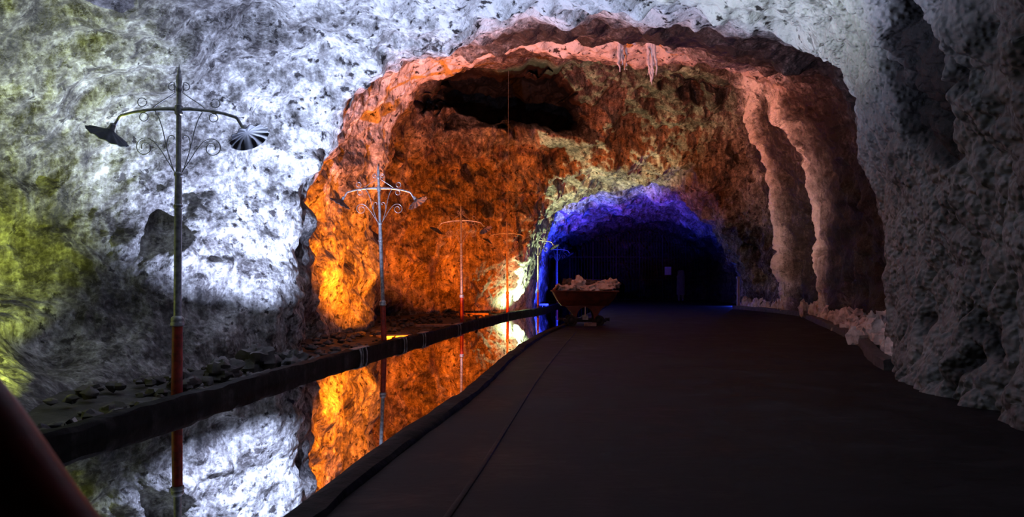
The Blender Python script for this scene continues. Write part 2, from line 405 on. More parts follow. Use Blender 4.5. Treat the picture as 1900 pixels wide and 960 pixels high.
SEG = 84
def build_cave():
    A = np.array([[list(p) for p in r[1]] for r in RINGS], float)      # rings x 11 x 4
    nr = len(A)
    tu = np.linspace(0, 10, SEG * 10 + 1)
    cols = np.stack([catmull(A[i], tu, .5) for i in range(nr)])         # rings x U x 4
    tv = []
    for i in range(nr - 1):
        k = RINGS[i][0]
        tv += list(i + np.arange(k) / k)
    tv.append(nr - 1.0); tv = np.array(tv)
    U = len(tu); V = len(tv)
    g = catmull(cols.reshape(nr, -1), tv, .22).reshape(V, U, 4)
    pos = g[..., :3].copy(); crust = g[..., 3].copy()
    def normals(p):
        du = np.gradient(p, axis=1); dv = np.gradient(p, axis=0)
        n = np.cross(dv, du); l = np.linalg.norm(n, axis=2, keepdims=True)
        n = n / np.maximum(l, 1e-9)
        return n
    nrm = normals(pos)
    # normals should point into the cave (towards the tunnel axis)
    c = pos.mean(axis=1, keepdims=True)
    if (np.sum((c - pos) * nrm, axis=2).mean()) < 0: nrm = -nrm
    # smooth the normal field so that steps displace evenly
    for _ in range(6):
        nrm[1:-1] = (nrm[:-2] + nrm[1:-1] * 2 + nrm[2:]) / 4
    nrm /= np.maximum(np.linalg.norm(nrm, axis=2, keepdims=True), 1e-9)
    Pf = pos.reshape(-1, 3); tU = np.tile(tu, V); tV = np.repeat(tv, U)
    D = Pf[:, 1]
    far = np.clip((D - 8) / 20, 0, 1)
    rgt = np.clip((tU - 6.2) / .8, 0, 1)                 # right side
    near_r = rgt * np.clip((6.9 - tV) / .6, 0, 1)        # cauliflower crust, near right wall
    ribs = rgt * np.maximum(np.exp(-((tV - 9.1) / .35) ** 2), np.exp(-((tV - 11.1) / .35) ** 2))
    lump = np.clip(near_r + ribs, 0, 1)
    base = fbm(Pf * .38, 3, 1) * .55
    ridg = fbm(Pf * .55, 2, 20, .45, True) * .26 + fbm(Pf * 1.5, 3, 25) * .16
    R = Euler((.2, -.75, .1)).to_matrix()
    Q = Pf @ np.array(R).T
    q = Q * np.array([2.4, 1.9, .8])
    strk = fbm(q, 4, 50, .5) * .11
    fine = fbm(Pf * 2.6, 4, 70, .5) * .055
    # blocky chips
    w1 = worley(Pf * 1.3, 5)
    w2 = worley(Pf * 3.3, 6)
    chips = (np.minimum(w1, .62) - .5) * -.22 - (np.minimum(w2, .7) - .5) * .09
    d = base + (ridg + strk + fine + chips) * (1 - lump * .85)
    # deep vertical fissures of the cauliflower wall
    wr = np.where(lump > .02)[0]
    L = np.zeros(len(Pf))
    Pw = Pf[wr] + np.stack([vnoise(Pf[wr] * 1.7 + 9 * i, 30 + i) for i in range(3)], 1) * .25
    dome = lambda w: np.sqrt(np.clip(1 - (w / .85) ** 2, 0, 1))
    a1 = dome(worley(Pw * np.array([3.2, 3.2, 2.4]), 11))
    a2 = dome(worley(Pw * np.array([8.0, 8.0, 6.5]), 12))
    fis = fbm(Pf[wr] * np.array([.9, .9, .3]), 3, 60, .5, True)
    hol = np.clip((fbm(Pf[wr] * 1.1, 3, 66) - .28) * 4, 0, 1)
    L[wr] = a1 * .15 + a2 * .085 + np.minimum(fis, .3) * .3 - hol * .28
    d += L * lump
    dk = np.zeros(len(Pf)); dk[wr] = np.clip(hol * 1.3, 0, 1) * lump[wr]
    crust = crust.reshape(-1)
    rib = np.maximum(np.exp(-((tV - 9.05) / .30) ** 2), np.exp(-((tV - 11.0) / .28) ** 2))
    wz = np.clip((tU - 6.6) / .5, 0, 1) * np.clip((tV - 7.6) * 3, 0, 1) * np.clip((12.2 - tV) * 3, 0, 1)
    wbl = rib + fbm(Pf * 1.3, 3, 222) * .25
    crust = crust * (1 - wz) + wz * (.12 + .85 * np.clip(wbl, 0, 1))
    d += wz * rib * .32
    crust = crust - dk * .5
    # dark bare patch high on the near right wall
    def blob(cx, cy, cz, rx, ry, rz, s):
        q = np.sqrt(((Pf[:, 0] - cx) / rx) ** 2 + ((Pf[:, 1] - cy) / ry) ** 2 + ((Pf[:, 2] - cz) / rz) ** 2)
        q = q + fbm(Pf * .9, 3, s) * .7
        return np.clip((1.15 - q) * 4, 0, 1)
    b = blob(5.45, 7.6, 3.6, 1.2, .75, 1.0, 200) * rgt
    crust -= b * .6; d -= b * .18
    lump = lump * (1 - b * .8)
    # rounded overhang cavity high on the back wall
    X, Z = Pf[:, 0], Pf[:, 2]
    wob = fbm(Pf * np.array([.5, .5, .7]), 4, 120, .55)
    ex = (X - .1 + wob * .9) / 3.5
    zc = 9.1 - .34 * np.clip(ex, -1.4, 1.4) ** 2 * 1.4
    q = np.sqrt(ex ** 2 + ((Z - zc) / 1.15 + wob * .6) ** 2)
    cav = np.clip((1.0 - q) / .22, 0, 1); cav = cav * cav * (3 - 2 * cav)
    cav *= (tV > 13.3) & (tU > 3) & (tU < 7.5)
    # side pockets
    pk = np.clip((fbm(Pf * .55, 3, 150) - .33) * 5, 0, 1) * ((tV > 11.6) & (tV < 16.5))
    edge = np.minimum(1, np.abs(tV - 16) + .2)
    d *= np.where(tV > 12, 1.15, 1.0)
    d *= 1 - .6 * np.clip(1.3 - tU, 0, 1) * (tV < 6)
    amp = np.where(tV < 2, .5, 1.0) * np.where((tU < .15) | (tU > 9.85), .5, 1.)
    d *= amp
    d *= 1 - .65 * np.clip((tV - 15.3) * 2, 0, 1) * np.clip(2.5 - tU, 0, 1)
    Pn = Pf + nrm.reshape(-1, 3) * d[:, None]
    crust = crust - cav * .45  # the cavity's shade is also darkened into the rock colour
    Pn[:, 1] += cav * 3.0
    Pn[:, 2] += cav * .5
    Pn = Pn - nrm.reshape(-1, 3) * (pk * .55)[:, None]
    # ledge running below the cavity casts its shade upward
    led = np.exp(-((Z - (zc - 1.35)) / .35) ** 2) * np.clip(1.25 - np.abs(ex), 0, 1) * ((tV > 13.3) & (tV < 15.8))
    Pn[:, 1] -= led * .75
    # right and left wall feet flare out as salt skirts
    pos = Pn.reshape(V, U, 3)
    nn = normals(pos)
    if np.sum(nn * nrm) < 0: nn = -nn
    nn = nn.reshape(-1, 3)
    lump = lump.reshape(-1)
    iu = {0: 0, 'a': int(3.45 * SEG), 'b': int(6.6 * SEG), 'c': U - 1}
    vb0 = int(np.searchsorted(tv, 13.0)); vb1 = int(np.searchsorted(tv, 16.3))
    def piece(name, v0, v1, u0, u1):
        vi = np.arange(v0, v1 + 1)[:, None] * U + np.arange(u0, u1 + 1)[None, :]
        ids = vi.reshape(-1)
        co = Pn[ids]; no = nn[ids]
        nv, nu = vi.shape
        a = np.arange(nv - 1)[:, None] * nu + np.arange(nu - 1)[None, :]
        q = np.stack([a, a + 1, a + nu + 1, a + nu], -1).reshape(-1, 4)
        # face winding to agree with the inward normals
        f0 = q[len(q) // 2]
        t = np.cross(co[f0[1]] - co[f0[0]], co[f0[2]] - co[f0[0]])
        me = bpy.data.meshes.new(name)
        if np.dot(t, no[f0[0]]) < 0: q = q[:, ::-1]
        me.vertices.add(len(co)); me.vertices.foreach_set('co', co.astype(np.float32).ravel())
        me.loops.add(len(q) * 4); me.loops.foreach_set('vertex_index', q.astype(np.int32).ravel())
        me.polygons.add(len(q)); me.polygons.foreach_set('loop_start', np.arange(0, len(q) * 4, 4, dtype=np.int32))
        me.polygons.foreach_set('use_smooth', np.ones(len(q), bool))
        me.update(calc_edges=True)
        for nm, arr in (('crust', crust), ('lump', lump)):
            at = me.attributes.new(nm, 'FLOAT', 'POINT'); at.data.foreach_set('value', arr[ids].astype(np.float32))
        me.normals_split_custom_set_from_vertices(no.tolist())
        me.materials.append(ROCK)
        o = bpy.data.objects.new(name, me); o['kind'] = 'structure'; link(o)
        return o
    piece('wall_left', 0, vb0, 0, iu['a'])
    piece('ceiling', 0, vb0, iu['a'], iu['b'])
    piece('wall_right', 0, vb0, iu['b'], U - 1)
    piece('wall_back', vb0, vb1, 0, U - 1)
    piece('wall_tunnel', vb1, V - 1, 0, U - 1)
build_cave()

# ------------------------------------------------------------------ floor, pool, kerbs
KERB_FAR = [(-5.4, -3), (-5.0, 1), (-4.6, 3), (-4.22, 5), (-3.95, 6.06), (-3.72, 7.6), (-3.4, 10.07), (-2.75, 14.2), (-2.15, 17.3), (-1.35, 22.1), (.1, 28.8), (1.4, 32.8), (2.2, 37), (3.2, 42), (3.75, 44.5)]
KERB_NEAR = [(-2.1, -3), (-1.75, 1), (-1.5, 2.5), (-1.31, 3.72), (-1.08, 5.38), (-.59, 8.25), (-.1, 12.3), (.68, 17.1), (1.74, 21.7), (3.6, 30), (5.2, 38), (6.3, 44.5)]
def resample(poly, step):
    Pp = np.array(poly, float)
    t = catmull(Pp, np.linspace(0, len(Pp) - 1, 60 * (len(Pp) - 1)), .5)
    s = np.concatenate([[0], np.cumsum(np.linalg.norm(np.diff(t, axis=0), axis=1))])
    n = max(2, int(s[-1] / step))
    q = np.linspace(0, s[-1], n)
    return np.stack([np.interp(q, s, t[:, 0]), np.interp(q, s, t[:, 1])], 1)

def xat(poly, D):
    Pp = np.array(poly); return float(np.interp(D, Pp[:, 1], Pp[:, 0]))

def strip(name, L, Rr, z, m, zf=None):
    """ground strip between two lines of (x, D) sampled at the same D"""
    mb = MB()
    nx = len(L[0]) if False else 24
    vs = []; n = len(L)
    for (a, b) in zip(L, Rr):
        for k in range(nx + 1):
            t = k / nx
            x = a[0] + (b[0] - a[0]) * t; y = a[1] + (b[1] - a[1]) * t
            vs.append((x, y, z + (zf(x, y) if zf else 0)))
    fs = []
    for i in range(n - 1):
        for k in range(nx):
            q = i * (nx + 1) + k
            fs.append((q, q + 1, q + nx + 2, q + nx + 1))
    mb.add(vs, fs)
    return mb.build(name, m)

Ds = [-9, -3] + [1 + .5 * i for i in range(88)]
fn = [(xat(KERB_NEAR, d), d) for d in Ds]
ff = [(xat(KERB_FAR, d), d) for d in Ds]
o = strip('floor', [(a[0] + .08, a[1]) for a in fn], [(16, d) for d in Ds], 0, M_WALK); tag(o, kind='structure')
o = strip('floor_far', [(-8, 44.5), (-8, 62)], [(18, 44.5), (18, 62)], 0, M_WALK); tag(o, kind='structure')
def gz(x, y):
    v = vnoise(np.array([[x * .6, y * .6, 0.]]), 7)[0] * .16 + vnoise(np.array([[x * 2.3, y * 2.3, 3.]]), 8)[0] * .08
    k = max(0, min(1, (xat(KERB_FAR, y) - .5 - x) / 1.5))
    return v * k + .10 * k
o = strip('floor_left', [(-11, d) for d in Ds], [(a[0] - .05, a[1]) for a in ff], GZ - .02, M_GROUND, gz); tag(o, kind='structure')
wl = strip('pool_water', [(a[0], a[1]) for a in ff], [(a[0] + .1, a[1]) for a in fn], GZ, M_WATER)
tag(wl, 'still mirror-like brine pool beside the walkway reflecting the lit cave wall', 'water', kind='stuff')

def beam(name, poly, w_, z0, z1, m, step=.25, rough=.012, seed=0, off=0., notch=False):
    pts = resample(poly, step); n = len(pts)
    prof = [(-.5, 0), (-.5, .45), (-.48, .9), (-.38, 1), (0, 1.03), (.38, 1), (.48, .9), (.5, .45), (.5, 0)]
    vs = []; fs = []
    rr = random.Random(seed)
    for i in range(n):
        a = pts[max(i - 1, 0)]; b = pts[min(i + 1, n - 1)]
        t = (b - a) / np.linalg.norm(b - a); nx_ = np.array([t[1], -t[0]])
        wob = vnoise(np.array([[pts[i][1] * .9, seed, 0.]]), 3)[0] * rough * 3
        for k, (u, v) in enumerate(prof):
            j = rr.uniform(-rough, rough)
            p = pts[i] + nx_ * (u * w_ + off + j)
            vs.append((p[0], p[1], z0 + (z1 - z0) * v + (wob + rr.uniform(-rough, rough) * .7 if v > .2 else 0)))
    m_ = len(prof)
    for i in range(n - 1):
        for k in range(m_ - 1):
            q = i * m_ + k
            fs.append((q, q + m_, q + m_ + 1, q + 1))
    fs.append(tuple(range(m_))); fs.append(tuple(reversed(range((n - 1) * m_, n * m_))))
    mb = MB(); mb.add(vs, fs)
    return mb.build(name, m)

o = beam('pool_beam', KERB_FAR, .2, GZ - .25, GZ + .17, M_BEAM, .16, .016, 3)
tag(o, 'long dark crusted timber beam edging the far side of the pool', 'beam')
# salt drips crusting the beam
def drip(x, D, s):
    mb = MB()
    r = random.Random(s)
    x0 = xat(KERB_FAR, D) + .115
    for k in range(r.randint(2, 4)):
        dy = r.uniform(-.3, .3); xx = xat(KERB_FAR, D + dy) + .108
        mb.tube([(xx - .06, D + dy, GZ + .19), (xx - .01, D + dy, GZ + .17), (xx + .012, D + dy, GZ + .1), (xx + .015, D + dy, GZ - .01)], [.012, .02, .014, .008], 7)
    mb.box((x0 - .09, D, GZ + .183), (.15, r.uniform(.5, .9), .018), Euler((0, 0, -.15)))
    return mb.build('salt_crust', M_GREYSALT, o)
for i, D in enumerate((12.9, 15.2, 16.8, 20.2)):
    drip(0, D, i)
o = beam('pool_kerb', KERB_NEAR, .22, GZ - .2, .05, M_BEAM, .3, .012, 9, off=.11)
tag(o, 'dark worn kerb along the walkway side of the pool', 'kerb')
RAIL = [(-.62, 2.2), (-.26, 4.6), (.0, 6.6), (.38, 9.5), (.95, 13.3), (1.7, 18)]
o = beam('trim_1', RAIL, .04, -.03, .012, M_WALK, .4, .002, 4); tag(o, kind='structure')

# right-hand kerb, following the wall foot
RB = [(4.7, 7.2), (5.2, 8.6), (5.75, 10.2), (6.25, 11.6), (7.4, 14.2), (8.75, 18), (9.6, 20.8), (10.5, 23.6), (11.3, 26.4), (11.45, 28.8), (11.35, 31), (10.95, 33.2)]
o = beam('stone_kerb', RB[2:], .22, -.02, .17, M_DARKROCK, .35, .015, 12)
tag(o, 'low dark stone kerb along the foot of the right-hand wall', 'kerb')

def lumpy(mb, c, r, seed, flat=1.0, n=10, m=7, rough=.3):
    vs = []; fs = []
    pts = []
    for i in range(m + 1):
        th = math.pi * i / m
        for k in range(n):
            an = 2 * math.pi * k / n
            pts.append((math.sin(th) * math.cos(an), math.sin(th) * math.sin(an), math.cos(th)))
    A = np.array(pts)
    d = 1 + fbm(A * 1.6 + seed * 7.7, 3, seed) * rough * 2
    B = A * d[:, None] * np.array(r if isinstance(r, (tuple, list)) else (r, r, r * flat)) + np.array(c)
    for i in range(m):
        for k in range(n):
            k2 = (k + 1) % n
            fs.append((i * n + k, (i + 1) * n + k, (i + 1) * n + k2, i * n + k2))
    return mb.add([tuple(p) for p in B], fs)

mb = MB(); rr = random.Random(5)
rb = resample(RB, .22)
for i, p in enumerate(rb):
    if p[1] < 10: continue
    big = .5 + .5 * vnoise(np.array([[p[1] * .8, 0, 0]]), 17)[0] * 2
    for k in range(3):
        s = rr.uniform(.07, .17) * (1 + .9 * max(0, big))
        lumpy(mb, (p[0] + .28 + rr.uniform(0, .4), p[1] + rr.uniform(-.1, .1), rr.uniform(.08, .2)), (s, s, s * rr.uniform(.8, 2.0)), rr.randint(0, 999), n=8, m=6, rough=.5)
for (x, D, s, h) in ((12.0, 28.2, .5, 1.0), (11.7, 28.6, .35, .7), (9.3, 18.4, .45, .6), (8.9, 17.6, .4, .5), (8.0, 14.6, .35, .7), (7.6, 14.1, .3, .5), (10.9, 24.2, .35, .7)):
    for k in range(9):
        lumpy(mb, (x + rr.gauss(0, s * .5), D + rr.gauss(0, s * .5), rr.uniform(.1, h * .6)), (s * .4, s * .4, h * .4), rr.randint(0, 999), n=9, m=7, rough=.55)
o = mb.build('salt_mounds', M_SALT)
tag(o, 'crusty pink-white salt growths heaped along the foot of the right wall', 'salt', kind='stuff')

mb = MB()
for k in range(420):
    D = rr.uniform(5.5, 30)
    wx = float(np.interp(D, [5.5, 8.5, 11.4, 12.7, 15.5, 19.5, 24, 30], [-5.0, -5.1, -4.6, -4.3, -4.9, -4.1, -5.3, -.9]))
    kx = xat(KERB_FAR, D) - .3
    if wx > kx - .2: continue
    x = rr.uniform(wx - .1, kx)
    s = rr.uniform(.03, .12)
    lumpy(mb, (x, D, GZ + .03 + (.1 if x < kx - .8 else 0)), (s, s * .9, s * .6), rr.randint(0, 999), n=7, m=5, rough=.5)
o = mb.build('rubble', M_DARKROCK)
tag(o, 'loose dark stones scattered on the ground between beam and left wall', 'rubble', kind='stuff')

for i, (x, D, r, lab) in enumerate((
    (-4.25, 9.9, (.24, .30, .20), 'dark boulder behind the beam just left of the white-lit wall foot'),
    (-4.1, 10.9, (.32, .26, .26), 'dark boulder at the foot of the brightest white rock nose'),
    (-3.62, 11.2, (.22, .2, .2), 'dark boulder nearest the beam between the first two lamp posts'),
    (-4.35, 8.9, (.16, .22, .16), 'small dark boulder right of the nearest lamp post base'))):
    mb = MB(); lumpy(mb, (0, 0, 0), r, 300 + i, n=26, m=18, rough=.4)
    o = mb.build('boulder', M_DARKROCK); o.location = (x, D, GZ + r[2] * .55); tag(o, lab, 'boulder', 'boulders behind the pool beam')

# ------------------------------------------------------------------ stalactites and wire
def stalactite(name, px, D, ytop, ybot, label, seed, wide):
    r = random.Random(seed)
    x0 = (px - 950) / FPX * D; zt = CAMZ + (HOR - ytop) / FPX * D; zb = CAMZ + (HOR - ybot) / FPX * D
    mb = MB()
    H = zt - zb
    for k in range(wide):
        ln = H * (1 if k == 0 else r.uniform(.35, .95)); x = (r.uniform(-.13, .13) if k else .0)
        pts = []; rs = []
        dx = 0; dy = 0; n = 16
        for i in range(n + 1):
            t = i / n
            dx += r.gauss(0, .014); dy += r.gauss(0, .01)
            pts.append((x * (1 - .5 * t) + dx, r.uniform(-.01, .01) + dy + (k % 3 - 1) * .06, -.0 - ln * t))
            rs.append(max(.010, (.075 if k == 0 else .045) * (1 - t) ** .8 + r.uniform(0, .018)))
        mb.tube(pts, rs, 8)
        for b in range(2):
            i = r.randint(6, 12); p = Vector(pts[i]); q = []
            for j in range(5): q.append(p + Vector((r.choice((-1, 1)) * .012 * j + r.gauss(0, .006), 0, -.05 * j * r.uniform(.7, 1.1))))
            mb.tube(q, [.018, .015, .012, .010, .007], 6)
    o = mb.build('salt_stalactite', M_ROOT)
    o.location = (x0, D, zt)
    tag(o, label, 'stalactite', 'salt stalactites under the ceiling arch')
    return o
stalactite('a', 1150, 18.6, 72, 136, 'smaller white salt stalactite hanging left under the ceiling arch', 3, 4)
stalactite('b', 1208, 18.6, 70, 157, 'larger forked white salt stalactite hanging right under the ceiling arch', 8, 8)
mb = MB(); mb.tube([(-.14 , 26.6, 9.9), (-.145, 26.6, 6.5), (-.15, 26.6, 3.9), (-.15, 26.6, GZ)], .007, 6)
o = mb.build('hanging_wire', M_WIRE)
tag(o, 'thin vertical wire hanging from the ceiling beside the fourth lamp post', 'wire')

# ------------------------------------------------------------------ street lamps
def spiral(c, r0, r1, a0, a1, n=18):
    return [(c[0] + (r0 + (r1 - r0) * i / n) * math.cos(a0 + (a1 - a0) * i / n), c[1] + (r0 + (r1 - r0) * i / n) * math.sin(a0 + (a1 - a0) * i / n)) for i in range(n + 1)]

HARM = 3.45
def make_lamp():
    root = empty('street_lamp')
    sl = MB(); sl.lathe([(.062, -.03), (.064, .02), (.060, .3), (.057, .95)], 20); sl.build('base_sleeve', M_RED, root)
    mb = MB(); mb.lathe([(.058, .93), (.074, .94), (.076, .965), (.066, .985), (.072, 1.0), (.066, 1.03), (.045, 1.05)], 20); mb.build('collar', M_STEEL, root)
    mb = MB(); mb.lathe([(.042, 1.03), (.041, 2.4), (.036, 2.72), (.030, 2.75), (.028, 3.5), (.026, 3.70)], 18); mb.build('pole', M_STEEL, root)
    for z, r in ((2.33, .046), (2.70, .044)):
        mb = MB(); mb.lathe([(r - .01, z - .03), (r, z - .02), (r + .006, z), (r, z + .02), (r - .012, z + .03)], 18); mb.build('collar', M_STEEL, root)
    mb = MB(); mb.lathe([(.026, 3.66), (.036, 3.68), (.034, 3.71), (.024, 3.73), (.034, 3.78), (.030, 3.84), (.018, 3.88), (.022, 3.905), (.012, 3.93), (.003, 3.985)], 16); mb.build('finial', M_STEEL, root)
    mb = MB(); mb.lathe([(.03, HARM - .06), (.044, HARM - .05), (.048, HARM), (.044, HARM + .05), (.03, HARM + .06)], 16); mb.build('arm_socket', M_STEEL, root)
    for s in (-1, 1):
        mb = MB()
        pts = [(0, 0, HARM + .005), (s * .12, 0, HARM + .01), (s * .25, 0, HARM + .002), (s * .4, 0, HARM - .012), (s * .53, 0, HARM - .038), (s * .655, 0, HARM - .075), (s * .675, 0, HARM - .09), (s * .755, 0, HARM - .225)]
        mb.tube(pts, [.028, .028, .021, .021, .020, .020, .019, .017], 12)
        mb.build('arm', M_STEEL, root)
        # scrollwork: upper brace, arm scrolls, lower branches
        def sc(name, path, r=.0062):
            mb = MB(); mb.tube([(s * x, 0, HARM + z) for x, z in path], r, 6); mb.build(name, M_STEEL, root)
        up = spiral((.085, .265), .018, .055, math.radians(-60), math.radians(-60 - 500)) if False else spiral((.075, .27), .02, .055, math.radians(40), math.radians(40 + 430))
        sc('scroll', up + [(.045, .20), (.12, .15), (.22, .085), (.30, .025)])
        sc('scroll', spiral((.42, .085), .052, .05, math.radians(-200), math.radians(150), 22))
        sc('scroll', spiral((.40, -.085), .05, .048, math.radians(-240), math.radians(120), 22))
        a = [(.03, -.76), (.07, -.66), (.115, -.52), (.15, -.38), (.185, -.22), (.225, -.10), (.27, -.02)]
        sc('scroll', a)
        b = [(.045, -.72), (.12, -.60), (.2, -.47), (.28, -.37)] + spiral((.385, -.44), .115, .035, math.radians(125), math.radians(125 - 520), 30)
        sc('scroll', b)
        c = [(.135, -.44), (.13, -.36), (.115, -.315)] + spiral((.075, -.33), .04, .02, math.radians(30), math.radians(230), 12)
        sc('scroll', c)
        # shade
        sh = MB()
        sh.M = Matrix.Translation((s * .765, 0, HARM - .215)) @ Euler((math.radians(8 if s < 0 else -13), math.radians(-s * 31), 0)).to_matrix().to_4x4() @ Matrix.Scale(1.12, 4)
        def mod(r, z, an):
            k = max(0, (r - .045) / .155)
            return r * (1 + .045 * k * math.cos(an * 12)), z + .008 * k * math.cos(an * 12)
        sh.lathe([(.02, .01), (.03, -.01), (.04, -.03), (.075, -.05), (.14, -.075), (.205, -.105), (.205, -.112), (.14, -.083), (.075, -.058), (.03, -.05), (.005, -.05)], 72, mod)
        so = sh.build('lamp_shade', M_DARKSTEEL, root)
        k = MB(); k.M = sh.M.copy(); k.lathe([(.016, .05), (.028, .04), (.032, .0), (.036, -.02), (.02, -.03)], 14); k.build('shade_neck', M_STEEL, so)
    return root

POSTS = [  # base px, depth, lean in degrees (+ to the right), yaw, label
    (328, 7.85, .4, 2, 'nearest and tallest-looking street lamp, dark silhouette against white rock'),
    (713, 14.5, -1.9, 14, 'second nearest street lamp, standing before the bright orange rock edge'),
    (857, 22.1, -.5, -4, 'third nearest street lamp, lit silvery lilac before the dark orange wall'),
    (942, 27.9, -.6, 8, 'fourth street lamp from the camera, lit orange beside the pale green rock'),
    (998, 32.8, 0, 4, 'fifth street lamp from the camera, reddish post before the pale green rock'),
    (1034, 42.0, 0, 3, 'sixth street lamp from the camera, behind the left end of the cart'),
    (1032, 48.3, 0, 0, 'farthest street lamp, blue-lit, almost hidden behind the sixth lamp'),
]
lamp0 = make_lamp()
for i, (px, D, lean, yaw, lab) in enumerate(POSTS):
    l = lamp0 if i == 0 else copy_tree(lamp0)
    l.location = ((px - 950) / FPX * D, D, GZ if D < 44 else 0)
    l.rotation_euler = (0, math.radians(lean), math.radians(yaw))
    tag(l, lab, 'street lamp', 'ornate street lamps along the pool')

# ------------------------------------------------------------------ floodlights
def aim(o, d):
    o.rotation_euler = Vector(d).to_track_quat('-Z', 'Y').to_euler()

for (lab, loc, d, colr, wts, cone, blend, hood) in LIGHTS:
    root = empty('floodlight', loc)
    tag(root, lab, 'floodlight', 'ground floodlights')
    q = Vector(d).normalized()
    R4 = q.to_track_quat('Z', 'Y').to_matrix().to_4x4()
    mb = MB(); mb.M = Matrix.Translation((0, 0, .06)) @ R4
    mb.box((0, 0, -.005), (.14, .10, .05), taper=1.12); mb.build('housing', M_IRON, root, False, .004)
    mb = MB(); mb.M = Matrix.Translation((0, 0, .06)) @ R4
    mb.box((0, 0, .026), (.12, .085, .008)); mb.build('lens', M_WIRE, root, False)
    mb = MB(); mb.tube([(-.08, 0, .06), (-.085, 0, -.0), (.085, 0, 0), (.08, 0, .06)], .006, 6); mb.build('bracket', M_IRON, root)
    if hood:   # added plate that blocks light towards the walkway side
        lz = .06 + q.z * .085 + hood
        mb = MB(); mb.box((q.x * .085 + .11, q.y * .085, lz / 2), (.006, .5, lz)); mb.build('added_shield', M_IRON, root, False)
    ld = bpy.data.lights.new('flood_lamp', 'SPOT')
    ld.energy = wts; ld.color = colr; ld.spot_size = math.radians(cone); ld.spot_blend = blend
    ld.shadow_soft_size = .012
    lo = bpy.data.objects.new('flood_lamp', ld); link(lo, root)
    lo.location = Vector((0, 0, .06)) + q * .085
    aim(lo, d)

# ------------------------------------------------------------------ mine cart
CX, CD = 2.26, 21.1
def make_cart():
    root = empty('mine_cart', (CX, CD, 0))
    tag(root, 'rusty red mine cart heaped with salt rocks at the walkway edge', 'mine cart')
    # tub: open V body with walls of real thickness
    def ring(hx, hy, z): return [(-hx, -hy, z), (hx, -hy, z), (hx, hy, z), (-hx, hy, z)]
    mb = MB()
    vs = ring(.72, .25, .60) + ring(.86, .40, .78) + ring(1.0, .52, 1.06) + ring(.965, .485, 1.06) + ring(.82, .36, .80) + ring(.68, .21, .64)
    fs = [(3, 2, 1, 0), (20, 21, 22, 23)]
    for l in range(5):
        for k in range(4):
            k2 = (k + 1) % 4
            fs.append((l * 4 + k, l * 4 + k2, l * 4 + 4 + k2, l * 4 + 4 + k))
    mb.add(vs, fs); mb.build('tub', M_RUST, root, False, .012)
    mb = MB(); mb.tube([(-1.01, -.53, 1.06), (1.01, -.53, 1.04), (1.01, .53, 1.05), (-1.01, .53, 1.06), (-1.01, -.53, 1.06)], .024, 8); mb.build('rim', M_RUST, root)
    for s in (-1, 1):
        mb = MB(); h = .2
        a = s * 1.0
        mb.add([(a, -.5, 1.05), (a, .5, 1.05), (a - s * .16, .36, 1.05 + h), (a - s * .16, -.36, 1.05 + h), (a - s * .03, -.5, 1.05), (a - s * .03, .5, 1.05), (a - s * .19, .36, 1.05 + h), (a - s * .19, -.36, 1.05 + h)] if s < 0 else
               [(a, -.5, 1.05), (a, .5, 1.05), (a + .02, .42, .98 + .1), (a + .02, -.42, .98 + .1), (a - .03, -.5, 1.05), (a - .03, .5, 1.05), (a - .01, .42, 1.08), (a - .01, -.42, 1.08)],
               [(0, 1, 2, 3), (7, 6, 5, 4), (0, 3, 7, 4), (1, 5, 6, 2), (3, 2, 6, 7), (0, 4, 5, 1)])
        mb.build('end_plate', M_RUST, root, False)
    # cradle: arched side frames
    for y in (-.27, .27):
        mb = MB()
        n = 14; outer = []; inner = []
        vs = []
        for i in range(n + 1):
            t = math.pi * i / n
            inner.append((-.0 - .27 * math.cos(t), .20 + .36 * math.sin(t)))
        out = [(-.52, .14), (-.46, .2), (-.40, .34), (-.50, .50), (-.62, .60), (-.3, .60), (-.15, .61), (0, .61), (.15, .61), (.3, .60), (.62, .60), (.50, .50), (.40, .34), (.46, .2), (.52, .14)]
        for q in (-.025, .025):
            for (x, z) in out: vs.append((x, y + q, z))
            for (x, z) in inner: vs.append((x, y + q, z))
        m_ = n + 1; fs = []
        for i in range(n):
            fs.append((i, i + 1, m_ + i + 1, m_ + i))
            fs.append((2 * m_ + i + 1, 2 * m_ + i, 3 * m_ + i, 3 * m_ + i + 1))
            fs.append((i, 2 * m_ + i, 2 * m_ + i + 1, i + 1))
            fs.append((m_ + i, m_ + i + 1, 3 * m_ + i + 1, 3 * m_ + i))
        fs.append((0, m_, 3 * m_, 2 * m_)); fs.append((n, 2 * m_ + n, 3 * m_ + n, m_ + n))
        mb.add(vs, fs); mb.build('side_frame', M_RUST, root, False)
    mb = MB()
    for y in (-.3, .3): mb.box((0, y, .15), (1.3, .07, .09))
    for x in (-.6, 0, .6): mb.box((x, 0, .15), (.08, .6, .08))
    mb.build('chassis', M_IRON, root, False, .006)
    for x in (-.42, .42):
        mb = MB(); mb.tube([(x, -.4, .15), (x, .4, .15)], .025, 10); mb.build('axle', M_IRON, root)
        for y in (-.38, .38):
            mb = MB(); mb.M = Matrix.Translation((x, y, .15)) @ Matrix.Rotation(math.pi / 2, 4, 'X')
            mb.lathe([(.03, -.045), (.05, -.045), (.05, -.02), (.11, -.015), (.12, -.03), (.15, -.03), (.15, .02), (.165, .03), (.165, .045), (.11, .045), (.10, .02), (.05, .025), (.03, .04)], 24)
            mb.build('wheel', M_IRON, root)
    mb = MB(); mb.tube([(0, -.34, .58), (0, -.34, .26)], .016, 8); mb.box((0, -.34, .24), (.17, .07, .13)); mb.build('hanging_hook', M_STEEL, root, False)
    mb = MB(); mb.tube([(-.65, 0, .17), (-.76, 0, .17), (-.79, 0, .17)], [.05, .05, .07], 10); mb.tube([(.65, 0, .17), (.76, 0, .17), (.79, 0, .17)], [.05, .05, .07], 10); mb.build('buffer', M_IRON, root)
    return root
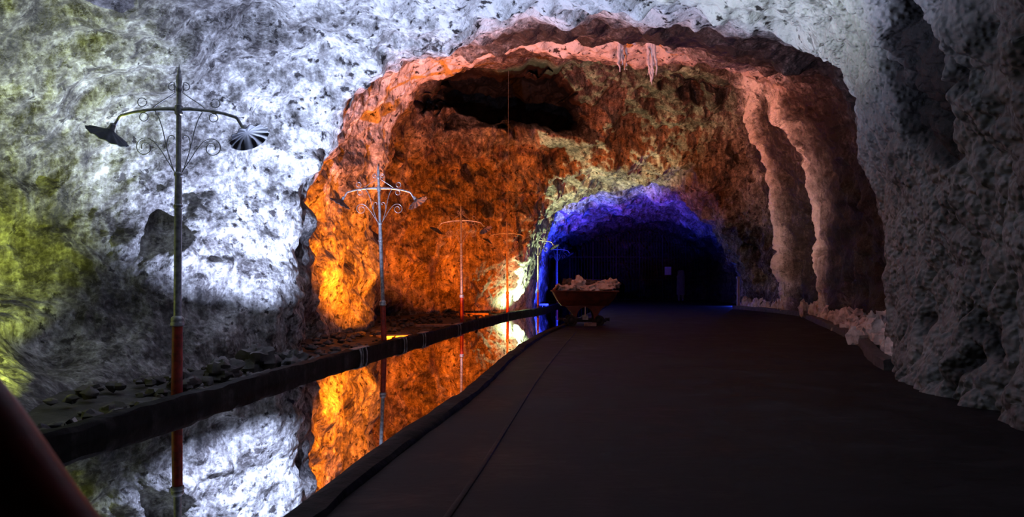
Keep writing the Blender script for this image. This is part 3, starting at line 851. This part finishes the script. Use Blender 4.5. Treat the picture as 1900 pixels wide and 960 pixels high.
cart = make_cart()
mb = MB(); mb.box((0, 0, .05), (.36, .16, .10)); o = mb.build('wooden_block', M_PLANK, None, False, .006)
o.location = (CX + .12, CD - .62, 0); tag(o, 'short orange-lit wooden block on the floor in front of the mine cart', 'block')

ROCKS = [  # x, y, z, (rx, ry, rz), rot, material, label
    (-.78, .0, 1.13, (.17, .30, .15), 0, M_SALT, 'rough pale salt rock against the left end of the cart'),
    (-.50, -.20, 1.15, (.24, .22, .13), 20, M_SALT, 'flat pale salt rock at the cart front, second from the left end'),
    (-.50, .20, 1.29, (.19, .17, .19), -20, M_DARKROCK, 'square brown rock standing at the top left of the cart load'),
    (-.15, -.05, 1.27, (.20, .22, .24), 30, M_SALT, 'brightest white salt rock standing up in the middle of the load'),
    (.10, -.25, 1.13, (.26, .20, .15), 10, M_SALT, 'grey salt rock lying low at the front centre of the cart'),
    (.20, .22, 1.27, (.30, .22, .17), 0, M_DARKROCK, 'dark rock behind the long boulder in the cart'),
    (.50, -.18, 1.15, (.42, .24, .16), -6, M_SALT, 'long smooth grey salt boulder along the cart front'),
    (.62, .16, 1.30, (.28, .18, .11), 8, M_SALT, 'reddish salt rock lying at the back right of the load'),
    (.88, .0, 1.31, (.22, .20, .15), 12, M_SALT, 'rounded salt rock overhanging the right end of the cart'),
    (-.2, .25, 1.1, (.3, .2, .2), 0, M_DARKROCK, 'dark rock buried under the middle of the load'),
]
for i, (x, y, z, r, rz, m_, lab) in enumerate(ROCKS):
    mb = MB(); lumpy(mb, (0, 0, 0), r, 31 + i, n=26, m=18, rough=.42)
    o = mb.build('salt_rock' if m_ is M_SALT else 'rock', m_)
    o.location = (CX + x, CD + y, z - .03); o.rotation_euler = (0, 0, math.radians(rz))
    tag(o, lab, 'rock', 'rocks loaded in the mine cart')
mb = MB(); mb.box((0, 0, 0), (1.5, .6, .30)); 
mb = MB(); lumpy(mb, (0, 0, 0), (.75, .30, .16), 77, n=30, m=16, rough=.3)
o = mb.build('gravel', M_DARKROCK); o.location = (CX, CD, .93); tag(o, 'dark gravel filling the mine cart tub under the rocks', 'gravel', kind='stuff')

# ------------------------------------------------------------------ planks behind the beam
def plank(x, D, L, wd, h, rz, m, lab):
    mb = MB(); mb.box((0, 0, h / 2), (L, wd, h)); mb.box((-L * .3, 0, -.02), (.1, wd * .9, .06)); mb.box((L * .3, 0, -.02), (.1, wd * .9, .06))
    o = mb.build('low_plank', m, None, False, .008); o.location = (x, D, GZ + .09); o.rotation_euler = (0, 0, math.radians(rz))
    tag(o, lab, 'plank', 'planks behind the pool beam')
plank(-2.85, 16.4, .8, .5, .06, 30, M_PLANK, 'lilac-lit plank lying behind the beam right of the second lamp post')
plank(-2.35, 20.3, 1.1, .3, .07, 4, M_PLANK, 'dull red plank lying behind the beam left of the third lamp post')
plank(-1.45, 27.6, 1.0, .35, .08, 0, M_PLANK, 'bright orange plank lying behind the beam right of the third lamp post')
plank(1.74, 38.6, .6, .5, .1, 10, M_BLUEPANEL, 'blue-lit slab on the ground behind the far end of the beam')

# ------------------------------------------------------------------ gate and things before it
GD = 46.5
gx0, gx1, gt = 4.0, 13.6, 4.7
gate = empty('iron_gate', ((gx0 + gx1) / 2, GD, 0)); tag(gate, 'tall black iron bar gate closing the dark far tunnel', 'gate')
wd = gx1 - gx0
for k in range(49):
    x = -wd / 2 + wd * k / 48
    top = gt - 1.6 * (abs(x) / (wd / 2)) ** 2.5
    mb = MB(); mb.tube([(x, 0, .05), (x, 0, top)], .016 if k % 8 else .045, 6); mb.build('bar', M_IRON, gate)
for z in (.12, 1.5, 3.05):
    mb = MB(); mb.box((0, 0, z), (wd, .04, .04)); mb.build('cross_rail', M_IRON, gate, False)
mb = MB(); mb.box((0, 0, 0), (.46, .03, .56)); o = mb.build('square_sign', M_BLUEPANEL, None, False, .01)
o.location = ((1240 - 950) / FPX * 46.3, 46.42, CAMZ + (HOR - 503) / FPX * 46.3); tag(o, 'small dim bluish square panel hung on the far gate', 'panel')
# pale standing figure in long white clothes
mb = MB()
H = 1.0
mb.M = Matrix.Diagonal((1, .35, 1, 1))
mb.lathe([(.16, 0), (.30, .02), (.30, .3), (.285, .8), (.275, 1.15), (.29, 1.3), (.24, 1.36), (.225, 1.42), (.22, 1.66), (.12, 1.72)], 24)
o = mb.build('figure', M_CLOTH); xg = (1266 - 950) / FPX * 45.9
o.location = (xg, 46.28, .42); tag(o, 'pale long coverall standing upright in front of the far gate', 'clothing')
for s in (-1, 1):
    mb = MB(); mb.tube([(s * .13, 0, .06), (s * .13, 0, -.38)], [.09, .075], 10); mb.build('trouser_leg', M_CLOTH, o)

# narrow pale post at the right tunnel corner
mb = MB(); mb.box((0, 0, .75), (.14, .14, 1.5), taper=.8); mb.box((0, 0, 1.55), (.18, .18, .1))
o = mb.build('marker_post', M_BLUEPANEL, None, False, .015); o.location = (11.12, 33.1, 0)
tag(o, 'narrow blue-lit post standing at the right corner of the far tunnel', 'post')

# ------------------------------------------------------------------ red handrail close to the camera
rail = empty('handrail', (-.3, 1.0, 0)); tag(rail, 'blurred dark red sloping handrail pipe in the near left corner', 'handrail')
def hp(px, py, D=1.0): return Vector(((px - 950) / FPX * D + .3, D - 1.0, CAMZ + (HOR - py) / FPX * D))
mb = MB()
pts = [hp(-420, 420), hp(-330, 470), hp(-240, 545), hp(-140, 645), hp(-30, 785), hp(35, 880), hp(95, 965), hp(170, 1060), hp(420, 1380), hp(700, 1740), hp(1010, 2140), hp(1048, 2208)]
mb.tube(pts, .050, 28); mb.build('rail', M_RED, rail)
mb = MB(); mb.tube([hp(-420, 420), hp(-420, 1000), hp(-420, 2320)], .04, 20); mb.build('upright', M_RED, rail)
mb = MB(); mb.lathe([(.12, 0), (.12, .012), (.06, .02)], 24); mb.v = [(v[0] + pts[-1].x, v[1] + pts[-1].y, v[2]) for v in mb.v]; mb.build('foot_plate', M_RED, rail)
